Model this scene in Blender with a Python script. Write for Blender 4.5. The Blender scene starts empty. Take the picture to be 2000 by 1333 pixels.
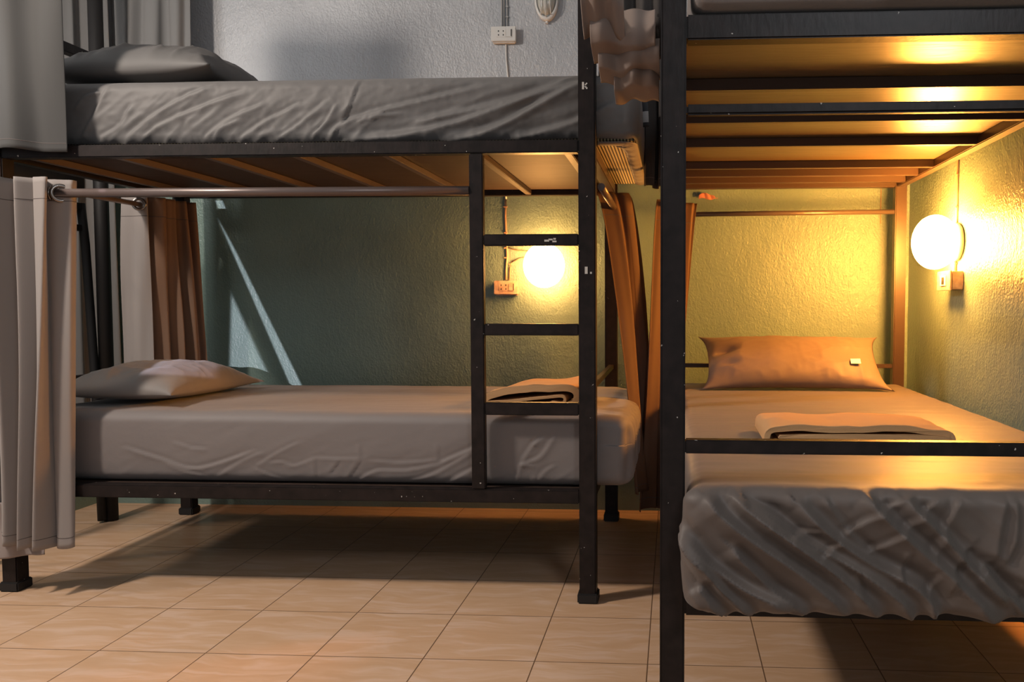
import bpy, bmesh, math, random
import numpy as np
from mathutils import Vector, Matrix, noise

random.seed(4)
SC = bpy.context.scene
COL = SC.collection
PI = math.pi

# ------------------------------------------------------------------ camera, world, light, exposure
SC.view_settings.view_transform = 'Standard'
SC.view_settings.look = 'None'
SC.view_settings.gamma = 1
SC.view_settings.use_curve_mapping = False
SC.view_settings.exposure = 0.0
SC.cycles.use_denoising = True
SC.cycles.max_bounces = 8
SC.cycles.diffuse_bounces = 5
SC.cycles.sample_clamp_indirect = 6

cam = bpy.data.cameras.new('camera')
cam_o = bpy.data.objects.new('camera', cam)
COL.objects.link(cam_o)
cam.sensor_width = 36
cam.lens = 1550 * 36 / 2000
cam.shift_x = -(1230 - 1000) / 2000
cam.clip_start = 0.05
cam_o.location = (0, 0, 0.95)
cam_o.rotation_euler = (math.radians(90 - 2.75), 0, math.radians(3.14))
SC.camera = cam_o

world = bpy.data.worlds.new('world')
SC.world = world
world.use_nodes = True
world.node_tree.nodes['Background'].inputs[0].default_value = (0.88, 0.94, 1.0, 1)
world.node_tree.nodes['Background'].inputs[1].default_value = 0.29

def add_light(name, kind, loc, direction, energy, color, **kw):
    l = bpy.data.lights.new(name, kind)
    l.energy = energy
    l.color = color
    for k, v in kw.items():
        setattr(l, k, v)
    o = bpy.data.objects.new(name, l)
    o.location = loc
    o.rotation_euler = Vector(direction).to_track_quat('-Z', 'Y').to_euler()
    COL.objects.link(o)
    return o

SUN_DIR = Vector((1.17, 0.50, -1.0)).normalized()
add_light('low_sun', 'SUN', (-4, 0, 4), SUN_DIR, 0.5, (1.0, 0.83, 0.66), angle=math.radians(6))
# high window of the left wall, in front of the beds
add_light('high_window', 'AREA', (-2.63, 1.30, 2.50), Vector((-0.5, 2.1, 0.1)) - Vector((-2.63, 1.30, 2.50)), 57, (1.0, 0.88, 0.77), shape='RECTANGLE', size=0.22, size_y=0.22)
# added soft fill from above right, brings out the sheet folds
add_light('room_daylight', 'AREA', (0.9, -0.3, 2.35), (-0.25, 1.0, -0.95), 16, (0.93, 0.96, 1.0), shape='DISK', size=0.7)
# daylight entering through the window of the left wall
add_light('window_daylight', 'AREA', (-2.66, 2.45, 2.12), (1.75, 1.0, -0.05), 6, (1.0, 0.98, 0.96), shape='RECTANGLE', size=0.35, size_y=0.8)

# added spot, beam masked into thin slanted slashes of daylight on the back wall
SLASHES = [([(-0.0429, 0.1031), (-0.0282, 0.0768), (0.0539, -0.097), (0.04, -0.0966)], 0.0012),
        ([(-0.0296, 0.0137), (0.0188, -0.096), (-0.0349, -0.0949)], 0.003),
        ([(-0.0477, 0.1298), (-0.0391, 0.1299), (-0.0328, 0.1136), (-0.0409, 0.1135)], 0.001)]
gl = add_light('gap_daylight', 'SPOT', (-1.2, -0.2, 1.15), Vector((-1.933 + 1.2, 3.585 + 0.2, 0.931 - 1.15)), 620, (0.95, 0.86, 1.0),
               spot_size=math.radians(20), spot_blend=0.2, shadow_soft_size=0.004)
def slash_mask(l):
    l.use_nodes = True
    nt = l.node_tree; N = nt.nodes; L = nt.links
    em = N['Emission']
    def op(kind, a, b=None):
        m = N.new('ShaderNodeMath'); m.operation = kind
        for i, q in enumerate((a, b)):
            if q is None: continue
            if isinstance(q, (int, float)): m.inputs[i].default_value = q
            else: L.new(q, m.inputs[i])
        return m.outputs[0]
    tc = N.new('ShaderNodeTexCoord'); sp = N.new('ShaderNodeSeparateXYZ'); L.new(tc.outputs['Normal'], sp.inputs[0])
    az = op('ABSOLUTE', sp.outputs['Z'])
    X = op('DIVIDE', sp.outputs['X'], az); Y = op('DIVIDE', sp.outputs['Y'], az)
    total = None
    for poly, soft in SLASHES:
        area = sum(poly[i][0] * poly[(i + 1) % len(poly)][1] - poly[(i + 1) % len(poly)][0] * poly[i][1] for i in range(len(poly)))
        if area < 0: poly = poly[::-1]
        msk = None
        for i in range(len(poly)):
            (ax, ay), (bx, by) = poly[i], poly[(i + 1) % len(poly)]
            ln = math.hypot(bx - ax, by - ay)
            nx, ny = -(by - ay) / ln, (bx - ax) / ln
            d = op('ADD', op('ADD', op('MULTIPLY', X, nx), op('MULTIPLY', Y, ny)), -(ax * nx + ay * ny))
            r = N.new('ShaderNodeMapRange'); r.interpolation_type = 'SMOOTHSTEP'
            r.inputs['From Min'].default_value = -soft; r.inputs['From Max'].default_value = soft
            L.new(d, r.inputs['Value'])
            msk = r.outputs[0] if msk is None else op('MULTIPLY', msk, r.outputs[0])
        total = msk if total is None else op('ADD', total, msk)
    L.new(total, em.inputs['Strength'])
slash_mask(gl.data)

# ------------------------------------------------------------------ materials
def mat(name, color, rough=0.6, spec=0.4, metallic=0.0, coat=0.0, bumps=(), vary=None, emission=None, sheen=0.0):
    """bumps: list of (noise scale, strength, distance, detail, stretch); vary: (scale, colour 2, contrast, stretch)"""
    m = bpy.data.materials.new(name)
    m.use_nodes = True
    nt = m.node_tree
    b = nt.nodes['Principled BSDF']
    b.inputs['Base Color'].default_value = (*color, 1)
    b.inputs['Roughness'].default_value = rough
    b.inputs['Specular IOR Level'].default_value = spec
    b.inputs['Metallic'].default_value = metallic
    b.inputs['Coat Weight'].default_value = coat
    b.inputs['Sheen Weight'].default_value = sheen
    tc = nt.nodes.new('ShaderNodeNewGeometry')
    def mapped(stretch):
        mp = nt.nodes.new('ShaderNodeMapping')
        mp.inputs['Scale'].default_value = stretch
        nt.links.new(tc.outputs['Position'], mp.inputs['Vector'])
        return mp
    if vary:
        sc, c2, con, st = vary
        n = nt.nodes.new('ShaderNodeTexNoise')
        n.inputs['Scale'].default_value = sc
        n.inputs['Detail'].default_value = 5
        nt.links.new(mapped(st).outputs[0], n.inputs['Vector'])
        r = nt.nodes.new('ShaderNodeValToRGB')
        r.color_ramp.elements[0].position = 0.5 - con
        r.color_ramp.elements[1].position = 0.5 + con
        r.color_ramp.elements[0].color = (*color, 1)
        r.color_ramp.elements[1].color = (*c2, 1)
        nt.links.new(n.outputs['Fac'], r.inputs[0])
        nt.links.new(r.outputs[0], b.inputs['Base Color'])
    prev = None
    for sc, stg, dist, det, st in bumps:
        n = nt.nodes.new('ShaderNodeTexNoise')
        n.inputs['Scale'].default_value = sc
        n.inputs['Detail'].default_value = det
        nt.links.new(mapped(st).outputs[0], n.inputs['Vector'])
        bp = nt.nodes.new('ShaderNodeBump')
        bp.inputs['Strength'].default_value = stg
        bp.inputs['Distance'].default_value = dist
        nt.links.new(n.outputs['Fac'], bp.inputs['Height'])
        if prev:
            nt.links.new(prev.outputs[0], bp.inputs['Normal'])
        prev = bp
    if prev:
        nt.links.new(prev.outputs[0], b.inputs['Normal'])
    if emission:
        b.inputs['Emission Color'].default_value = (*emission[0], 1)
        b.inputs['Emission Strength'].default_value = emission[1]
    return m

U1 = (1, 1, 1)
M = {}
M['paint_black'] = mat('black_gloss_paint', (0.010, 0.0075, 0.007), 0.42, 0.2,
                       bumps=[(90, 0.25, 0.002, 3, (1, 1, 0.3))], vary=(30, (0.02, 0.014, 0.013), 0.2, (1, 1, 1)))
def add_chips(m, scale=70, thr=0.745):
    # small worn spots where the pale undercoat shows
    nt = m.node_tree; N = nt.nodes; L = nt.links
    b = N['Principled BSDF']
    src = b.inputs['Base Color'].links[0].from_socket
    g = N.new('ShaderNodeNewGeometry')
    n = N.new('ShaderNodeTexNoise'); n.inputs['Scale'].default_value = scale; n.inputs['Detail'].default_value = 2
    L.new(g.outputs['Position'], n.inputs['Vector'])
    t = N.new('ShaderNodeMath'); t.operation = 'GREATER_THAN'; t.inputs[1].default_value = thr
    L.new(n.outputs['Fac'], t.inputs[0])
    mx = N.new('ShaderNodeMix'); mx.data_type = 'RGBA'; mx.inputs['B'].default_value = (0.42, 0.39, 0.36, 1)
    L.new(src, mx.inputs['A']); L.new(t.outputs[0], mx.inputs['Factor']); L.new(mx.outputs['Result'], b.inputs['Base Color'])
add_chips(M['paint_black'])
M['slat_paint'] = mat('brown_black_paint', (0.055, 0.033, 0.024), 0.35, 0.5, bumps=[(80, 0.2, 0.002, 3, U1)])
M['slat_left'] = mat('worn_brown_paint', (0.085, 0.058, 0.05), 0.45, 0.4, bumps=[(80, 0.2, 0.002, 3, U1)])
M['plywood'] = mat('plywood', (0.06, 0.038, 0.03), 0.62, 0.2, bumps=[(14, 0.25, 0.003, 5, (1, 6, 1))],
                   vary=(5, (0.04, 0.026, 0.02), 0.25, (1.2, 9, 1)))
M['plywood_y'] = mat('plywood_lengthwise', (0.12, 0.085, 0.045), 0.34, 0.6, bumps=[(14, 0.25, 0.003, 5, (1, 6, 1))],
                     vary=(5, (0.085, 0.055, 0.028), 0.25, (1.0, 8, 1)))
FAB = [(700, 0.12, 0.001, 2, U1), (28, 0.18, 0.004, 4, (1, 1, 1.4))]
M['sheet'] = mat('grey_sheet', (0.175, 0.152, 0.145), 0.62, 0.35, bumps=FAB, sheen=0.15)
M['sheet_satin'] = mat('grey_satin_sheet', (0.108, 0.088, 0.079), 0.50, 0.2, bumps=[(700, 0.08, 0.001, 2, U1), (22, 0.12, 0.004, 3, U1)], sheen=0.1)
M['sheet_upper'] = mat('charcoal_sheet', (0.125, 0.118, 0.115), 0.6, 0.35, bumps=FAB, sheen=0.1)
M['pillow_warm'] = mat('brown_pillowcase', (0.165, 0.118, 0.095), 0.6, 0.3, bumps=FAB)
M['pillow_dark'] = mat('dark_pillowcase', (0.10, 0.095, 0.092), 0.6, 0.35, bumps=FAB)
M['curtain_mid'] = mat('mid_grey_curtain', (0.17, 0.165, 0.16), 0.75, 0.25, bumps=[(900, 0.1, 0.001, 2, U1)], sheen=0.1)
M['pillow_grey'] = mat('grey_pillowcase', (0.20, 0.175, 0.16), 0.6, 0.35, bumps=FAB, sheen=0.15)
M['curtain_grey'] = mat('taupe_curtain', (0.25, 0.22, 0.205), 0.75, 0.25, bumps=[(900, 0.1, 0.001, 2, U1)], sheen=0.2)
M['curtain_taupe'] = mat('brown_taupe_curtain', (0.22, 0.17, 0.145), 0.75, 0.25, bumps=[(900, 0.1, 0.001, 2, U1)])
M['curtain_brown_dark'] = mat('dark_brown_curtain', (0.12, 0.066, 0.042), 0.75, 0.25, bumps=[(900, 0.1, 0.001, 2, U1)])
M['curtain_char'] = mat('charcoal_curtain', (0.05, 0.049, 0.048), 0.75, 0.25, bumps=[(900, 0.1, 0.001, 2, U1)], sheen=0.1)  # shade of the upper left curtain put into its base colour
M['curtain_brown'] = mat('brown_curtain', (0.19, 0.11, 0.07), 0.75, 0.25, bumps=[(900, 0.1, 0.001, 2, U1)], sheen=0.15)  # warm lamp light on the bunched folds put into the colour
M['curtain_dark'] = mat('dark_curtain', (0.05, 0.043, 0.04), 0.75, 0.25, bumps=[(900, 0.1, 0.001, 2, U1)])
M['hem'] = mat('curtain_hem', (0.26, 0.22, 0.205), 0.75, 0.25, bumps=[(900, 0.1, 0.001, 2, U1)])
M['thread'] = mat('seam_thread', (0.09, 0.075, 0.07), 0.8)
M['towel'] = mat('tan_towel', (0.50, 0.29, 0.14), 0.9, 0.15, bumps=[(500, 0.35, 0.002, 3, U1)])
M['steel'] = mat('grommet_steel', (0.25, 0.22, 0.2), 0.25, 0.5, metallic=0.9)
M['rod'] = mat('rod_steel', (0.14, 0.105, 0.095), 0.33, 0.5, metallic=0.35, bumps=[(120, 0.2, 0.001, 3, (0.2, 1, 1))])
M['plastic_white'] = mat('white_plastic', (0.62, 0.60, 0.57), 0.35, 0.4)
M['plastic_orange'] = mat('aged_plastic', (0.62, 0.44, 0.33), 0.4, 0.4, vary=(60, (0.42, 0.26, 0.18), 0.2, U1))
M['cable'] = mat('painted_cable', (0.36, 0.35, 0.34), 0.5, 0.4)
M['cable_brown'] = mat('brown_cable', (0.42, 0.25, 0.16), 0.55, 0.4)
M['black'] = mat('black_hole', (0.006, 0.006, 0.006), 0.6)
M['chip'] = mat('worn_white_lettering', (0.55, 0.53, 0.5), 0.6)
M['tag'] = mat('white_tag', (0.75, 0.73, 0.68), 0.7)
M['glass_frost'] = mat('frosted_glass', (0.42, 0.41, 0.37), 0.25, 0.5, coat=0.3)
M['globe_lit'] = mat('lit_opal_glass', (0.9, 0.8, 0.6), 0.3, 0.3, emission=((1.0, 0.44, 0.12), 55.0))
M['globe_lit_bright'] = mat('lit_opal_glass_bright', (0.9, 0.8, 0.6), 0.3, 0.3, emission=((1.0, 0.38, 0.06), 290.0))
M['rubber'] = mat('black_rubber', (0.012, 0.011, 0.011), 0.6)
M['trim_wood'] = mat('painted_wood', (0.34, 0.345, 0.35), 0.6, 0.4, bumps=[(30, 0.8, 0.004, 5, (6, 6, 0.5))], vary=(30, (0.24, 0.245, 0.25), 0.2, (5, 5, 0.6)))
M['pink'] = mat('pink_scrap', (0.55, 0.22, 0.16), 0.6)

def wall_mat(name, low, high, zsplit):
    m = mat(name, low, 0.38, 0.5, bumps=[(150, 0.55, 0.005, 2, (1, 1, 0.75)), (50, 0.35, 0.008, 2, (1, 1, 0.6)), (4, 0.25, 0.03, 2, U1)])
    nt = m.node_tree
    b = nt.nodes['Principled BSDF']
    g = nt.nodes.new('ShaderNodeNewGeometry')
    s = nt.nodes.new('ShaderNodeSeparateXYZ')
    nt.links.new(g.outputs['Position'], s.inputs[0])
    r = nt.nodes.new('ShaderNodeMapRange')
    r.inputs['From Min'].default_value = zsplit - 0.003
    r.inputs['From Max'].default_value = zsplit + 0.003
    nt.links.new(s.outputs['Z'], r.inputs['Value'])
    n = nt.nodes.new('ShaderNodeTexNoise')
    n.inputs['Scale'].default_value = 2.2
    n.inputs['Detail'].default_value = 4
    nt.links.new(g.outputs['Position'], n.inputs['Vector'])
    mx = nt.nodes.new('ShaderNodeMix'); mx.data_type = 'RGBA'
    mx.inputs['A'].default_value = (*low, 1)
    mx.inputs['B'].default_value = (*high, 1)
    nt.links.new(r.outputs[0], mx.inputs['Factor'])
    mv = nt.nodes.new('ShaderNodeMix'); mv.data_type = 'RGBA'; mv.blend_type = 'MULTIPLY'
    mr = nt.nodes.new('ShaderNodeMapRange')
    mr.inputs['From Min'].default_value = 0.35; mr.inputs['From Max'].default_value = 0.65
    mr.inputs['To Min'].default_value = 0.86; mr.inputs['To Max'].default_value = 1.06
    nt.links.new(n.outputs['Fac'], mr.inputs['Value'])
    cb = nt.nodes.new('ShaderNodeCombineColor')
    for k in range(3):
        nt.links.new(mr.outputs[0], cb.inputs[k])
    mv.inputs['Factor'].default_value = 1
    nt.links.new(mx.outputs['Result'], mv.inputs['A'])
    nt.links.new(cb.outputs[0], mv.inputs['B'])
    nt.links.new(mv.outputs['Result'], b.inputs['Base Color'])
    return m
M['wall'] = wall_mat('painted_plaster', (0.19, 0.275, 0.245), (0.40, 0.41, 0.43), 1.55)
M['ceiling'] = mat('ceiling_white', (0.6, 0.6, 0.6), 0.8)

def floor_mat():
    m = bpy.data.materials.new('glazed_floor_tile')
    m.use_nodes = True
    nt = m.node_tree
    N = nt.nodes; L = nt.links
    b = N['Principled BSDF']
    g = N.new('ShaderNodeNewGeometry')
    mp = N.new('ShaderNodeMapping')
    mp.inputs['Location'].default_value = (0.065, -0.244, 0)
    L.new(g.outputs['Position'], mp.inputs[0])
    br = N.new('ShaderNodeTexBrick')
    br.offset = 0; br.squash = 1
    br.inputs['Scale'].default_value = 1
    br.inputs['Brick Width'].default_value = 0.3
    br.inputs['Row Height'].default_value = 0.3
    br.inputs['Mortar Size'].default_value = 0.0018
    br.inputs['Mortar Smooth'].default_value = 0.3
    br.inputs['Color1'].default_value = (0, 0, 0, 1)
    br.inputs['Color2'].default_value = (1, 1, 1, 1)
    L.new(mp.outputs[0], br.inputs['Vector'])
    # soft wavy veins
    nz = N.new('ShaderNodeTexNoise')
    nz.inputs['Scale'].default_value = 5; nz.inputs['Detail'].default_value = 3
    L.new(g.outputs['Position'], nz.inputs['Vector'])
    add = N.new('ShaderNodeVectorMath'); add.operation = 'MULTIPLY_ADD'
    add.inputs[1].default_value = (0.10, 0.10, 0.0)
    L.new(nz.outputs['Color'], add.inputs[0]); L.new(g.outputs['Position'], add.inputs[2])
    rnd = N.new('ShaderNodeVectorMath'); rnd.operation = 'MULTIPLY_ADD'
    L.new(br.outputs['Color'], rnd.inputs[0]); rnd.inputs[1].default_value = (3.7, 2.1, 0); L.new(add.outputs[0], rnd.inputs[2])
    m2 = N.new('ShaderNodeMapping')
    m2.inputs['Rotation'].default_value = (0, 0, math.radians(-24))
    m2.inputs['Scale'].default_value = (5, 30, 1)
    L.new(rnd.outputs[0], m2.inputs[0])
    v = N.new('ShaderNodeTexNoise')
    v.inputs['Scale'].default_value = 1.0; v.inputs['Detail'].default_value = 3; v.inputs['Distortion'].default_value = 0.8
    L.new(m2.outputs[0], v.inputs['Vector'])
    r = N.new('ShaderNodeValToRGB')
    e = r.color_ramp.elements
    e[0].position = 0.36; e[0].color = (0.56, 0.35, 0.21, 1)
    e[1].position = 0.66; e[1].color = (0.64, 0.44, 0.315, 1)
    x = e.new(0.5); x.color = (0.59, 0.38, 0.24, 1)
    L.new(v.outputs['Fac'], r.inputs[0])
    mx = N.new('ShaderNodeMix'); mx.data_type = 'RGBA'
    mx.inputs['B'].default_value = (0.16, 0.09, 0.05, 1)
    L.new(r.outputs[0], mx.inputs['A']); L.new(br.outputs['Fac'], mx.inputs['Factor'])
    L.new(mx.outputs['Result'], b.inputs['Base Color'])
    b.inputs['Roughness'].default_value = 0.34
    b.inputs['Specular IOR Level'].default_value = 0.35
    bp = N.new('ShaderNodeBump'); bp.inputs['Strength'].default_value = 0.5; bp.inputs['Distance'].default_value = -0.001
    L.new(br.outputs['Fac'], bp.inputs['Height'])
    L.new(bp.outputs[0], b.inputs['Normal'])
    return m
M['floor'] = floor_mat()

def stripe_mat(name, c1, c2, axis, period, duty):
    m = mat(name, c1, 0.7, 0.3, bumps=[(600, 0.1, 0.001, 2, U1)])
    nt = m.node_tree; N = nt.nodes; L = nt.links
    g = N.new('ShaderNodeNewGeometry'); s = N.new('ShaderNodeSeparateXYZ'); L.new(g.outputs['Position'], s.inputs[0])
    a = N.new('ShaderNodeMath'); a.operation = 'MULTIPLY'; a.inputs[1].default_value = 1 / period
    L.new(s.outputs[axis], a.inputs[0])
    f = N.new('ShaderNodeMath'); f.operation = 'FRACT'; L.new(a.outputs[0], f.inputs[0])
    t = N.new('ShaderNodeMath'); t.operation = 'GREATER_THAN'; t.inputs[1].default_value = duty; L.new(f.outputs[0], t.inputs[0])
    mx = N.new('ShaderNodeMix'); mx.data_type = 'RGBA'
    mx.inputs['A'].default_value = (*c1, 1); mx.inputs['B'].default_value = (*c2, 1)
    L.new(t.outputs[0], mx.inputs['Factor']); L.new(mx.outputs['Result'], N['Principled BSDF'].inputs['Base Color'])
    return m
M['ticking'] = stripe_mat('striped_ticking', (0.62, 0.55, 0.36), (0.06, 0.045, 0.03), 0, 0.0105, 0.55)
M['striped_towel'] = stripe_mat('striped_cloth', (0.40, 0.39, 0.39), (0.045, 0.045, 0.05), 2, 0.075, 0.5)

# ------------------------------------------------------------------ object helpers
def link(name, me, m, parent=None, smooth=False):
    if m is not None:
        me.materials.append(m)
    if smooth:
        for p in me.polygons:
            p.use_smooth = True
    o = bpy.data.objects.new(name, me)
    COL.objects.link(o)
    if parent is not None:
        o.parent = parent
        o.matrix_parent_inverse = parent.matrix_world.inverted() if False else Matrix.Translation(-parent.location)
    return o

def thing(name, label, cat, loc=(0, 0, 0), group=None):
    o = bpy.data.objects.new(name, None)
    o.empty_display_size = 0.05
    o.location = loc
    COL.objects.link(o)
    return tag(o, label, cat, group)

def tag(o, label=None, cat=None, group=None, kind=None):
    for k, v in (('label', label), ('category', cat), ('group', group), ('kind', kind)):
        if v:
            o[k] = v
    return o

def bm_box(bm, x0, x1, y0, y1, z0, z1, bev=0.0):
    r = bmesh.ops.create_cube(bm, size=1)
    vs = r['verts']
    for v in vs:
        v.co = Vector(((x0 + x1) / 2 + v.co.x * (x1 - x0), (y0 + y1) / 2 + v.co.y * (y1 - y0), (z0 + z1) / 2 + v.co.z * (z1 - z0)))
    if bev:
        es = list({e for v in vs for e in v.link_edges})
        bmesh.ops.bevel(bm, geom=es, offset=bev, segments=2, affect='EDGES', clamp_overlap=True)

def boxes(name, m, L, parent=None, bev=0.003):
    bm = bmesh.new()
    for b in L:
        bm_box(bm, *b, bev)
    me = bpy.data.meshes.new(name)
    bm.to_mesh(me); bm.free()
    return link(name, me, m, parent)

def box(name, m, b, parent=None, bev=0.003):
    return boxes(name, m, [b], parent, bev)

def tube_bm(bm, pts, r, seg=10, cap=True):
    pts = [Vector(p) for p in pts]
    rings = []
    up = Vector((0, 0, 1))
    for i, p in enumerate(pts):
        d = (pts[min(i + 1, len(pts) - 1)] - pts[max(i - 1, 0)]).normalized()
        a = up if abs(d.z) < 0.9 else Vector((1, 0, 0))
        s = d.cross(a).normalized(); t = s.cross(d).normalized()
        rr = r[i] if isinstance(r, (list, tuple)) else r
        rings.append([bm.verts.new(p + (s * math.cos(2 * PI * k / seg) + t * math.sin(2 * PI * k / seg)) * rr) for k in range(seg)])
    for a, b in zip(rings, rings[1:]):
        for k in range(seg):
            bm.faces.new((a[k], a[(k + 1) % seg], b[(k + 1) % seg], b[k]))
    if cap:
        bm.faces.new(rings[0][::-1]); bm.faces.new(rings[-1])

def tube(name, m, pts, r, parent=None, seg=12):
    bm = bmesh.new()
    tube_bm(bm, pts, r, seg)
    bmesh.ops.recalc_face_normals(bm, faces=bm.faces)
    me = bpy.data.meshes.new(name)
    bm.to_mesh(me); bm.free()
    o = link(name, me, m, parent, True)
    for p in me.polygons:
        if len(p.vertices) > 4: p.use_smooth = False
    return o

def lathe(name, m, prof, centre, axis, parent=None, seg=32, scale=(1, 1, 1)):
    """prof: (radius, height) pairs revolved about axis"""
    bm = bmesh.new()
    rings = []
    q = Vector((0, 0, 1)).rotation_difference(Vector(axis))
    for r, h in prof:
        if r < 1e-6:
            rings.append([bm.verts.new((0, 0, h))])
        else:
            rings.append([bm.verts.new((r * math.cos(2 * PI * k / seg), r * math.sin(2 * PI * k / seg), h)) for k in range(seg)])
    for a, b in zip(rings, rings[1:]):
        for k in range(seg):
            if len(a) == 1 and len(b) == 1: continue
            if len(a) == 1: bm.faces.new((a[0], b[k], b[(k + 1) % seg]))
            elif len(b) == 1: bm.faces.new((a[k], a[(k + 1) % seg], b[0]))
            else: bm.faces.new((a[k], a[(k + 1) % seg], b[(k + 1) % seg], b[k]))
    for v in bm.verts:
        c = q @ v.co
        v.co = Vector((c.x * scale[0], c.y * scale[1], c.z * scale[2])) + Vector(centre)
    bmesh.ops.recalc_face_normals(bm, faces=bm.faces)
    me = bpy.data.meshes.new(name)
    bm.to_mesh(me); bm.free()
    return link(name, me, m, parent, True)

def grid_mesh(name, P, m, parent=None, thick=0.0, smooth=True, closed=False):
    """P: array (nu, nv, 3)"""
    nu, nv = P.shape[:2]
    V = P.reshape(-1, 3)
    idx = np.arange(nu * nv).reshape(nu, nv)
    F = np.stack([idx[:-1, :-1], idx[1:, :-1], idx[1:, 1:], idx[:-1, 1:]], -1).reshape(-1, 4)
    if closed:
        G = np.stack([idx[-1, :-1], idx[0, :-1], idx[0, 1:], idx[-1, 1:]], -1).reshape(-1, 4)
        F = np.concatenate([F, G])
    me = bpy.data.meshes.new(name)
    me.from_pydata(V.tolist(), [], F.tolist())
    me.update()
    o = link(name, me, m, parent, smooth)
    if thick:
        md = o.modifiers.new('thickness', 'SOLIDIFY')
        md.thickness = thick
        md.offset = 0
    return o

# ------------------------------------------------------------------ numpy noise
_rng = np.random.RandomState(11)
_T = _rng.rand(256, 256)
def vn(x, y):
    x = np.asarray(x, float); y = np.asarray(y, float)
    xi = np.floor(x).astype(int); yi = np.floor(y).astype(int)
    fx = x - xi; fy = y - yi
    fx = fx * fx * fx * (fx * (fx * 6 - 15) + 10); fy = fy * fy * fy * (fy * (fy * 6 - 15) + 10)
    a = _T[xi & 255, yi & 255]; b = _T[(xi + 1) & 255, yi & 255]
    c = _T[xi & 255, (yi + 1) & 255]; d = _T[(xi + 1) & 255, (yi + 1) & 255]
    return (a * (1 - fx) + b * fx) * (1 - fy) + (c * (1 - fx) + d * fx) * fy * 1.0
def fbm(x, y, o=3):
    s = 0; a = 1; t = 0
    for k in range(o):
        s = s + a * vn(x * 2 ** k + 17.3 * k, y * 2 ** k + 9.1 * k); t += a; a *= 0.5
    return s / t - 0.5
def ridged(x, y, o=2):
    s = 0; a = 1; t = 0
    for k in range(o):
        s = s + a * (1 - np.abs(2 * vn(x * 2 ** k + 5.3 * k, y * 2 ** k + 3.1 * k) - 1)) ** 3; t += a; a *= 0.5
    return s / t
def rot(x, y, deg):
    c, s = math.cos(math.radians(deg)), math.sin(math.radians(deg))
    return x * c + y * s, -x * s + y * c

CR_UP=[(9,14,[(-1.039,1.473),(-0.839,1.487),(-0.673,1.52),(-0.509,1.574),(-0.306,1.642)]),(11,16,[(-0.74,1.466),(-0.575,1.495),(-0.428,1.565),(-0.302,1.63),(-0.218,1.657)]),(8,12,[(-0.51,1.473),(-0.412,1.488),(-0.302,1.52),(-0.186,1.577)]),(8,14,[(-0.805,1.522),(-0.673,1.549),(-0.575,1.572),(-0.428,1.612),(-0.302,1.666)]),(6,10,[(-1.105,1.474),(-1.038,1.525),(-0.904,1.563),(-0.738,1.601),(-0.574,1.638)]),(6,9,[(-1.768,1.479),(-1.68,1.546),(-1.576,1.605),(-1.473,1.647)]),(5,8,[(-1.854,1.482),(-1.784,1.526),(-1.744,1.591)]),(5,8,[(-1.915,1.483),(-1.878,1.543),(-1.823,1.657)]),(5,8,[(-1.716,1.477),(-1.629,1.532),(-1.508,1.579),(-1.371,1.626)]),(4,7,[(-1.511,1.476),(-1.424,1.537),(-1.305,1.585)]),(4,7,[(-1.392,1.475),(-1.306,1.528),(-1.187,1.583)]),(4,7,[(-1.274,1.474),(-1.205,1.51),(-1.103,1.59)]),(3,4,[(-0.994,1.669),(-1.037,1.557),(-1.089,1.477)]),(4,5,[(-1.477,1.478),(-1.449,1.51),(-1.391,1.535)]),(4,5,[(-1.004,1.524),(-0.938,1.543),(-0.854,1.551)]),(4,5,[(-1.156,1.477),(-1.105,1.525),(-1.07,1.581)]),(4,5,[(-1.938,1.577),(-1.902,1.617),(-1.849,1.633)])]
CR_LOW = [(3,4,[(-1.366,0.414),(-1.292,0.46),(-1.218,0.496)]),(3,4,[(-1.366,0.408),(-1.323,0.387),(-1.276,0.371)]),(3,3,[(-1.165,0.446),(-1.167,0.383)]),(3,4,[(-1.165,0.446),(-1.091,0.443),(-1.018,0.446)]),(2,3,[(-1.015,0.492),(-1.016,0.446)]),(4,5,[(-1.032,0.366),(-0.964,0.404),(-0.862,0.408),(-0.76,0.428)]),(3,4,[(-0.984,0.438),(-0.874,0.433),(-0.769,0.442)]),(2,3,[(-0.76,0.494),(-0.756,0.428)]),(3,4,[(-1.086,0.437),(-1.121,0.394)]),(3,4,[(-1.014,0.442),(-1.066,0.371)]),(5,7,[(-0.752,0.432),(-0.684,0.462),(-0.638,0.483)]),(5,8,[(-0.744,0.357),(-0.685,0.391),(-0.639,0.416)]),(3,4,[(-1.32,0.426),(-1.275,0.43),(-1.237,0.418),(-1.167,0.444)]),(4,6,[(-0.854,0.372),(-0.769,0.398),(-0.642,0.471)]),(5,6,[(-1.807,0.473),(-1.687,0.437),(-1.562,0.406),(-1.368,0.466)]),(3,4,[(-1.641,0.494),(-1.581,0.474),(-1.529,0.47)]),(3,4,[(-1.497,0.381),(-1.409,0.433),(-1.339,0.463)]),(3,4,[(-1.67,0.422),(-1.609,0.397),(-1.54,0.381)]),(5,6,[(-0.51,0.364),(-0.484,0.443),(-0.434,0.514)]),(5,6,[(-0.484,0.435),(-0.426,0.456),(-0.38,0.527)]),(4,5,[(-0.435,0.377),(-0.41,0.411),(-0.381,0.428)]),(4,5,[(-0.493,0.431),(-0.443,0.427)]),(4,5,[(-0.451,0.493),(-0.417,0.518)]),(4,5,[(-0.456,0.364),(-0.451,0.394)])]
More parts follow.
